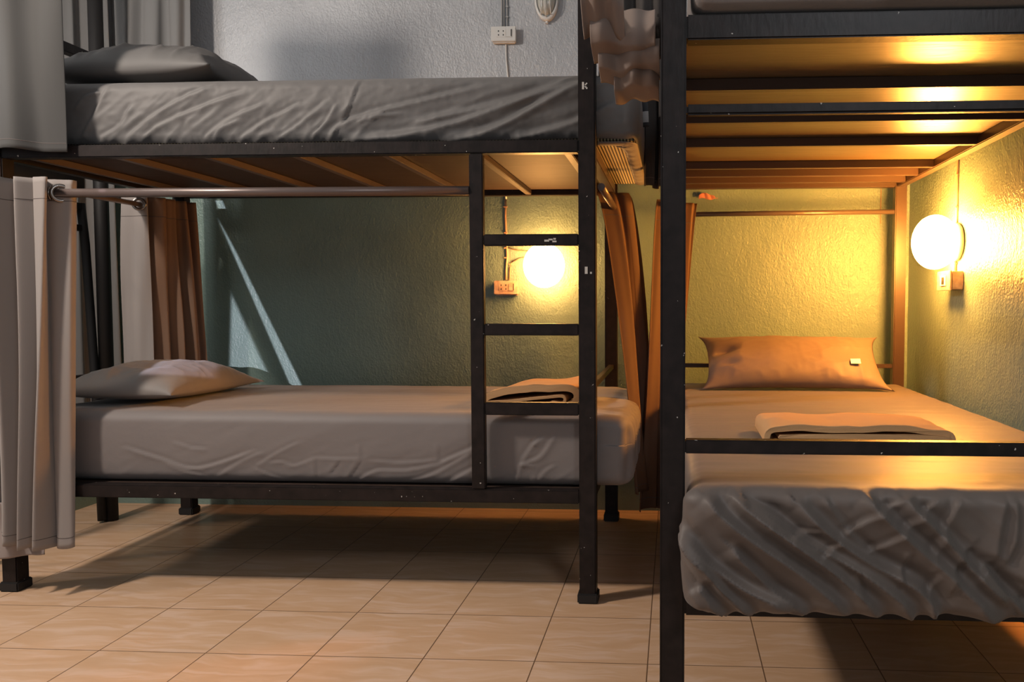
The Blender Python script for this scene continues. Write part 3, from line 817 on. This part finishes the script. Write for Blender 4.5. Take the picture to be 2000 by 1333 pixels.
# ------------------------------------------------------------------ curtains
def curtain(name, label, m, top, bot, z0, z1, folds, amp0, amp1, seed=0, group=None, band=0.085, hem=0.035, tilt=None, nz=70, nu=240, parent=None, power=1.0, seamless=False, mid=None, hemdrop=0.0, taper=0.12):
    """top/bot: plan polylines; folds run from top (z1) to bottom (z0)"""
    def rs(pl):
        L = np.array(smooth_line(pl, 12)); d = np.r_[0, np.cumsum(np.linalg.norm(np.diff(L, axis=0), axis=1))]
        s = np.linspace(0, d[-1], nu)
        q = np.stack([np.interp(s, d, L[:, 0]), np.interp(s, d, L[:, 1])], -1)
        t = np.gradient(q, axis=0); t /= np.linalg.norm(t, axis=1, keepdims=True) + 1e-9
        t = np.stack([np.convolve(np.pad(t[:, k], 8, 'edge'), np.ones(17) / 17, 'valid') for k in (0, 1)], -1)
        return q, np.stack([-t[:, 1], t[:, 0]], -1)
    A, NA = rs(top); B, NB = rs(bot)
    s = np.linspace(0, 1, nu)
    warp = s + 0.018 * np.sin(s * 9 + seed) + 0.01 * np.sin(s * 23 + seed * 2)
    P = np.zeros((nu, nz, 3))
    zz = np.linspace(z1, z0, nz)
    for j, z in enumerate(zz):
        t = j / (nz - 1)
        e = t ** power
        ph = 2 * PI * folds * warp + 0.5 * math.sin(t * 3 + seed)
        wv = np.sin(ph + 0.6 * np.sin(ph)) * (amp0 * (1 - e) + amp1 * e) * np.clip((1 - s) / taper, 0, 1) ** 0.6 * (1 + 0.3 * np.sin(s * 7 + seed + 2 * t))
        q = A * (1 - e) + B * e
        if mid is not None:
            q = q + np.array(mid)[None, :] * math.sin(PI * t)
        nn = NA * (1 - e) + NB * e
        sw = 0.004 * np.sin(6 * t + 8 * s + seed)
        P[:, j, :2] = q + nn * (wv + sw)[:, None]
        P[:, j, 2] = z + hemdrop * t * (s - 0.5) + 0.006 * t * np.sin(ph * 0.5)
    root = parent or thing(name, label, 'curtain', (float(A[:, 0].mean()), float(A[:, 1].mean()), z0), group)
    pn = grid_mesh('fabric_panel', P, m, root, 0.0024)
    if not seamless:
        for nm, za in (('header_seam', z1 - band), ('hem_seam', z0 + hem)):
            j = int(round((z1 - za) / (z1 - z0) * (nz - 1)))
            bm = bmesh.new()
            tube_bm(bm, [P[i, j] for i in range(0, nu, 2)], 0.0021, 5, False)
            me = bpy.data.meshes.new(nm); bm.to_mesh(me); bm.free()
            link(nm, me, M['thread'], root, True)
    return root, P

def grommet(parent, c, axis, r=0.021):
    prof = [(r - 0.005, -0.003), (r, -0.0035), (r + 0.005, -0.0028), (r + 0.0065, 0), (r + 0.005, 0.0028), (r, 0.0035), (r - 0.005, 0.003), (r - 0.006, 0), (r - 0.005, -0.003)]
    lathe('grommet', M['steel'], prof, c, axis, parent, 28)

# big taupe curtain gathered on the front rod at the left
c1, P1 = curtain('curtain', 'taupe curtain gathered on the front rod of the lower bunk, at the left edge', M['curtain_grey'],
    [(-2.17, 2.42), (-2.08, 2.43), (-2.005, 2.405), (-1.962, 2.460), (-1.932, 2.492)], [(-2.21, 2.42), (-2.09, 2.42), (-1.99, 2.395), (-1.928, 2.425)],
    0.165, 1.345, 4.0, 0.036, 0.034, seed=1.2, group='taupe curtains', hem=0.03, band=0.075, taper=0.34)
grommet(c1, (-1.960, 2.458, 1.301), (0.72, -0.70, 0.0), 0.024)
for gx in (-2.13, -2.05, -1.99):
    grommet(c1, (gx, 2.463, 1.301), (1, 0.15, 0))
# lower curtain end hanging behind its hem
c1b, _ = curtain('curtain', 'brownish grey curtain end hanging lowest, just above the foot of the left front post', M['hem'],
    [(-2.26, 2.44), (-2.14, 2.445), (-2.05, 2.44)], [(-2.30, 2.43), (-2.15, 2.44), (-2.035, 2.435)],
    0.115, 0.30, 1.6, 0.006, 0.012, seed=3.0, group='taupe curtains', hem=0.02, nz=30, nu=90, seamless=True, hemdrop=0.05)
# upper curtain, top left
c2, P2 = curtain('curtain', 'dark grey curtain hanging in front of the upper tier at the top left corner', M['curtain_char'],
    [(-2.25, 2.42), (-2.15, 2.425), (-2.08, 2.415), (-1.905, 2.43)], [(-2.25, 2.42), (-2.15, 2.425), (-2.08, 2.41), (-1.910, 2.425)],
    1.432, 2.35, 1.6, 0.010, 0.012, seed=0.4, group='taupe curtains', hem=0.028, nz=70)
# curtain at the head end, lamp warmth coloured into its far folds
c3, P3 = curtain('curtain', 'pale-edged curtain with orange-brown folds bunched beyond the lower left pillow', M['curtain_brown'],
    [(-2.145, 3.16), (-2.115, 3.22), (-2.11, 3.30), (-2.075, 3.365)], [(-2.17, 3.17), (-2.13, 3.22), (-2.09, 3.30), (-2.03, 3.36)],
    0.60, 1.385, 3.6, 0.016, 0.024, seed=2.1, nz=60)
c3b, P3b = curtain('curtain', 'pale grey leading edge of the bunched curtain beyond the left pillow', M['curtain_grey'],
    [(-2.262, 3.165), (-2.20, 3.15), (-2.155, 3.165)], [(-2.262, 3.165), (-2.20, 3.145), (-2.12, 3.17)],
    0.60, 1.385, 0.8, 0.008, 0.012, seed=2.8, group='taupe curtains', nz=60, nu=90) if False else (None, None)
if True:
    curtain('curtain', '', M['curtain_grey'], [(-2.268, 3.165), (-2.20, 3.15), (-2.150, 3.16)], [(-2.275, 3.165), (-2.20, 3.145), (-2.14, 3.16)],
            0.60, 1.385, 0.7, 0.006, 0.012, seed=2.8, nz=60, nu=90, parent=c3)
grommet(c3, (-2.170, 3.135, 1.352), (0.35, -1, 0))
# upper tier head curtain against the wall
c4, P4 = curtain('curtain', 'grey curtain with dark folds hanging behind the upper tier pillow', M['curtain_mid'],
    [(-2.465, 3.45), (-2.33, 3.44), (-2.26, 3.47), (-2.20, 3.44), (-2.13, 3.46)], [(-2.48, 3.45), (-2.33, 3.44), (-2.27, 3.47), (-2.21, 3.44), (-2.14, 3.46)],
    1.68, 2.72, 3.4, 0.012, 0.014, seed=4.4, group='taupe curtains', nz=40)
# window side curtain between the wall corner and the rack
c5, P5 = curtain('curtain', 'grey green curtain hanging in the left corner of the room, behind the metal rack', M['curtain_mid'],
    [(-2.70, 3.38), (-2.64, 3.48), (-2.56, 3.52)], [(-2.70, 3.38), (-2.63, 3.48), (-2.54, 3.52)],
    0.40, 2.70, 2.6, 0.012, 0.014, seed=5.5, group='taupe curtains', nz=60, nu=120)
# brown curtain at the foot end of the back bunk
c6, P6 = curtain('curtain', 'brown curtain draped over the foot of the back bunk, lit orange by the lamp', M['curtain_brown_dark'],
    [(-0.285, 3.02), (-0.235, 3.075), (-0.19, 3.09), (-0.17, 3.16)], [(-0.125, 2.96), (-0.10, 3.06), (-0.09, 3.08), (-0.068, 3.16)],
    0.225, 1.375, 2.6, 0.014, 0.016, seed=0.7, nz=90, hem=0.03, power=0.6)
# curtain of the nearest bunk bunched round its back left post
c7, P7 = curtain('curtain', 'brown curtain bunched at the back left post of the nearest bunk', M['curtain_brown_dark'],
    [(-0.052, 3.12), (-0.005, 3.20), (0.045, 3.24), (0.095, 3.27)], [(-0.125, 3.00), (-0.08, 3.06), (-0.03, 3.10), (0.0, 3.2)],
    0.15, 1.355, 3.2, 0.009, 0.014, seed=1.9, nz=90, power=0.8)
# upper curtain behind the mattress end
c8, P8 = curtain('curtain', 'dark curtain hanging between the two bunks beside the upper mattress end', M['curtain_dark'],
    [(-0.098, 2.86), (-0.07, 2.90), (-0.04, 2.86)], [(-0.105, 2.98), (-0.075, 3.02), (-0.04, 2.98)],
    1.385, 2.1, 2.2, 0.010, 0.012, seed=3.3, nz=50, nu=120)
P = np.zeros((14, 40, 3))
for i in range(14):
    for j in range(40):
        s, t = i / 13, j / 39
        P[i, j] = (-0.150 + 0.052 * s + 0.012 * t, 2.80 - 0.02 * s + 0.004 * math.sin(6 * s), 1.86 - 0.30 * t)
o = grid_mesh('towel', P, M['striped_towel'], None, 0.004)
tag(o, 'narrow grey towel with dark stripes hanging beside the upper mattress end', 'towel')

# curtain of the nearest bunk, gathered up in slack horizontal folds at the top
c9 = thing('curtain', 'taupe curtain bundled up in slack folds between the two bunks, at the top', 'curtain', (-0.12, 1.9, 1.5), 'taupe curtains')
def swag(x0, x1, zt, zb, y, seed, sag):
    nu, nv = 60, 40
    P = np.zeros((nu, nv, 3))
    for i in range(nu):
        s = i / (nu - 1)
        for j in range(nv):
            t = j / (nv - 1)
            ang = 2.0 * PI * 0.62 * t
            zc = zt + (zb - zt) * t
            bellow = 0.055 * math.sin(PI * t) ** 0.7
            x = x0 + (x1 - x0) * s
            z = zc - sag * math.sin(PI * s) * t + 0.007 * t * math.sin(s * 5 + seed) + 0.003 * math.sin(s * 11 + seed * 2) * t
            yy = y - bellow * (0.7 + 0.3 * math.sin(s * 5 + seed)) + 0.08 * max(0, t - 0.8) * 3
            P[i, j] = (x, yy + 0.008 * math.sin(s * 14 + seed), z)
    return P
for k, (x0, x1, zt, zb, y, sg) in enumerate([(-0.217, -0.118, 1.90, 1.588, 1.90, -0.008), (-0.200, -0.045, 1.66, 1.545, 1.96, -0.012),
                                          (-0.185, -0.035, 1.60, 1.512, 2.00, 0.0), (-0.150, -0.038, 1.56, 1.475, 2.04, 0.004)]):
    grid_mesh('fabric_fold', swag(x0, x1, zt, zb, y, k * 1.7, sg), M['curtain_taupe'], c9, 0.003)
grid_mesh('fabric_fold', swag(-0.125, -0.028, 1.90, 1.57, 2.02, 4.1, 0.0), M['curtain_dark'], c9, 0.003)

# ------------------------------------------------------------------ metal rack in the left corner
rk = thing('metal_rack', 'black metal rack with two side bars standing in the left corner behind the curtains', 'rack', (-2.45, 3.0, 0))
tube('leg', M['rubber'], [(-2.452, 3.30, 0.002), (-2.452, 3.30, 2.60)], 0.028, rk, 20)
boxes('side_frame', M['rubber'], [(-2.53, -2.50, 2.62, 3.27, 1.345, 1.372), (-2.53, -2.50, 2.62, 3.27, 1.255, 1.280)], rk, 0.002)
box('top_panel', M['rubber'], (-2.53, -2.50, 2.62, 3.27, 1.4, 1.54), rk, 0.002)
tube('leg', M['rubber'], [(-2.515, 3.262, 1.372), (-2.50, 3.262, 1.2), (-2.475, 3.262, 0.60), (-2.465, 3.262, 0.01)], 0.017, rk, 14)
tube('leg', M['rubber'], [(-2.515, 2.63, 1.372), (-2.50, 2.63, 1.2), (-2.475, 2.63, 0.60), (-2.465, 2.63, 0.01)], 0.017, rk, 14)

# ------------------------------------------------------------------ lamps, sockets, cables
def globe_lamp(label, c, axis, gm):
    t = thing('wall_lamp', label, 'lamp', c, 'lit globe wall lamps')
    a = Vector(axis)
    base = Vector(c)
    lathe('base', M['plastic_white'], [(0, 0.002), (0.066, 0.002), (0.070, 0.006), (0.070, 0.020), (0.062, 0.026), (0, 0.026)], base, axis, t)
    prof = [(0.060, 0.0265)] + [(0.092 * math.cos(th), 0.085 + 0.080 * math.sin(th)) for th in np.linspace(-0.80, PI / 2, 22)]
    prof[-1] = (0, prof[-1][1])
    sc = (1, 1, 1.08)
    lathe('globe', gm, [(r, h) for r, h in prof], base, axis, t, 40, sc)
    return t
globe_lamp('lit round opal lamp on the back wall, seen through the ladder', (-0.573, BW - 0.0005, 1.116), (0, -1, 0), M['globe_lit'])
globe_lamp('lit round opal lamp on the right wall above the bed', (RW - 0.0005, 2.975, 1.172), (-1, 0, 0), M['globe_lit_bright'])

def plate_socket(label, x0, x1, z0, z1, y, dep, body, face, cols):
    t = thing('socket_box', label, 'socket', ((x0 + x1) / 2, y, z0), 'surface socket boxes')
    box('back_box', body, (x0 + 0.004, x1 - 0.004, y - dep + 0.008, y - 0.0003, z0 - 0.004, z1 - 0.004), t, 0.004)
    box('face_plate', face, (x0, x1, y - dep, y - dep + 0.0078, z0, z1), t, 0.0025)
    zm = (z0 + z1) / 2 + 0.002
    wd = x1 - x0
    box('outlet', face, (x0 + wd * .22, x0 + wd * .60, y - dep - 0.0015, y - dep - 0.0002, zm - 0.017, zm + 0.017), t, 0.0005)
    box('switch', face, (x0 + wd * .61, x0 + wd * .84, y - dep - 0.003, y - dep - 0.0002, zm - 0.017, zm + 0.017), t, 0.001)
    for a in (.31, .50):
        for b in (-.008, .009):
            box('pin_hole', M['black'], (x0 + wd * a - 0.0022, x0 + wd * a + 0.0022, y - dep - 0.0022, y - dep - 0.0016, zm + b - 0.0028, zm + b + 0.0028), t, 0)
    box('switch_slot', M['black'], (x0 + wd * .80, x0 + wd * .83, y - dep - 0.0036, y - dep - 0.0031, zm - 0.014, zm + 0.016), t, 0)
    return t
plate_socket('white socket and switch box on the upper grey wall', -0.815, -0.702, 2.115, 2.180, BW, 0.034, M['plastic_white'], M['plastic_white'], 2)
plate_socket('yellowed socket box below the cable, left of the lit lamp on the back wall', -0.812, -0.700, 0.988, 1.050, BW, 0.030, M['plastic_orange'], M['plastic_orange'], 2)
t = thing('socket_box', 'brown lit switch box on the right wall below the lamp', 'socket', (RW, 2.98, 0.998), 'surface socket boxes')
box('back_box', M['plastic_orange'], (RW - 0.044, RW - 0.0003, 2.912, 3.048, 0.998, 1.064), t, 0.003)
box('face_plate', M['plastic_orange'], (RW - 0.050, RW - 0.0443, 2.908, 3.052, 0.995, 1.067), t, 0.002)
box('switch', M['plastic_white'], (RW - 0.053, RW - 0.0503, 2.95, 3.01, 1.012, 1.050), t, 0.001)
box('switch_slot', M['black'], (RW - 0.0542, RW - 0.0532, 2.965, 2.99, 1.018, 1.044), t, 0)

def cable(label, pts, r, m, clips=(), axis='y', group='surface cables'):
    t = thing('cable', label, 'cable', pts[0], group)
    tube('cord', m, pts, r, t, 8)
    for c in clips:
        x, y, z = c
        if axis == 'y':
            box('clip', m, (x - r - 0.004, x + r + 0.003, y - r - 0.0015, y + r * .6, z - 0.003, z + 0.003), t, 0.001)
        else:
            box('clip', m, (x - r - 0.0015, x + r * .6, y - r - 0.004, y + r + 0.003, z - 0.003, z + 0.003), t, 0.001)
    return t
yb = BW - 0.005
cable('thin grey cable running up from the upper socket, leftmost of three', [(-0.770, yb, 2.185), (-0.770, yb, 2.72)], 0.0028, M['cable'])
cable('thin grey cable running up from the upper socket, between two others', [(-0.760, yb, 2.185), (-0.760, yb, 2.72)], 0.0028, M['cable'])
cable('grey clipped cable running up from the upper socket, rightmost of three', [(-0.746, yb, 2.185), (-0.746, yb, 2.72)], 0.0030, M['cable'], [(-0.746, yb, z) for z in (2.23, 2.275)])
cable('pale cable running down from the upper socket behind the mattress', [(-0.753, yb, 2.108), (-0.752, yb, 2.04), (-0.744, yb, 1.95), (-0.748, yb, 1.80), (-0.755, yb, 1.58), (-0.758, yb, 1.42)], 0.0042, M['plastic_white'])
cable('brown clipped cable coming down the back wall to the yellowed socket', [(-0.760, yb, 1.419), (-0.762, yb, 1.34), (-0.758, yb, 1.25), (-0.755, yb, 1.16), (-0.760, yb, 1.10), (-0.760, yb, 1.055)], 0.0048, M['cable_brown'], [(-0.760, yb, z) for z in (1.385, 1.268, 1.155, 1.20)])
cable('short pale cable joining the yellowed socket to the lamp', [(-0.745, yb, 1.053), (-0.742, yb, 1.11), (-0.733, yb, 1.138), (-0.70, yb, 1.150), (-0.660, yb, 1.158), (-0.630, yb, 1.160)], 0.0032, M['cable_brown'], [(-0.742, yb, 1.125)])
cable('short cable running sideways behind the ladder rung to the lamp', [(-0.750, yb, 1.200), (-0.70, yb, 1.186), (-0.66, yb, 1.183), (-0.62, yb, 1.180)], 0.0028, M['cable_brown'])
xb = RW - 0.005
cable('brown cable running down the right wall to the switch box, past the lamp', [(xb, 2.985, 2.70), (xb, 2.985, 1.40), (xb, 2.988, 1.068)], 0.0045, M['cable_brown'], [(xb, 2.987, z) for z in (1.42, 1.30, 1.145, 1.095)], 'x')
cable('thin cable hanging on the back wall beside the right bunk post', [(0.914 * 1.0, BW - 0.004, 1.60), (0.914, BW - 0.004, 1.30)], 0.0016, M['cable_brown'])

bk = thing('bulkhead_lamp', 'unlit oval caged lamp on the upper wall, right of the white socket', 'lamp', (-0.567, BW, 2.30))
def oval(name, m, prof):
    return lathe(name, m, prof, (-0.567, BW - 0.0005, 2.298), (0, -1, 0), bk, 40, (1, 1, 1.75))
oval('base', M['plastic_white'], [(0, 0), (0.053, 0), (0.053, 0.022), (0.048, 0.026), (0.043, 0.026), (0.043, 0.020), (0, 0.020)])
oval('glass', M['glass_frost'], [(0.041, 0.0205), (0.038, 0.034), (0.028, 0.046), (0.014, 0.052), (0, 0.053)])
for dx in (-0.022, 0.0, 0.022):
    k = math.sqrt(max(0.05, 1 - (dx / 0.046) ** 2))
    tube('cage_bar', M['plastic_white'], [(-0.567 + dx, BW - 0.026 - 0.036 * math.sin(a), 2.298 + 0.078 * k * math.cos(a)) for a in np.linspace(0.02, PI - 0.02, 17)], 0.0022, bk, 8)
box('screw_lug', M['plastic_white'], (-0.573, -0.561, BW - 0.016, BW - 0.001, 2.196, 2.207), bk, 0.002)

# pink scrap stuck on the back wall below the near bunk's head rail
P = np.zeros((18, 6, 3))
for i in range(18):
    for j in range(6):
        s, t = i / 17, j / 5
        P[i, j] = (0.112 + 0.085 * s, 3.575 - 0.008 * abs(math.sin(s * 9 + t)), 1.412 + 0.026 * t * math.sin(PI * min(1, s + 0.12)) ** 0.5 + 0.004 * math.sin(s * 8))
o = grid_mesh('paper_scrap', P, M['pink'], None, 0.002)
tag(o, 'small crumpled pink scrap on the back wall under the upper tier of the nearest bunk', 'scrap')

bpy.context.view_layer.update()
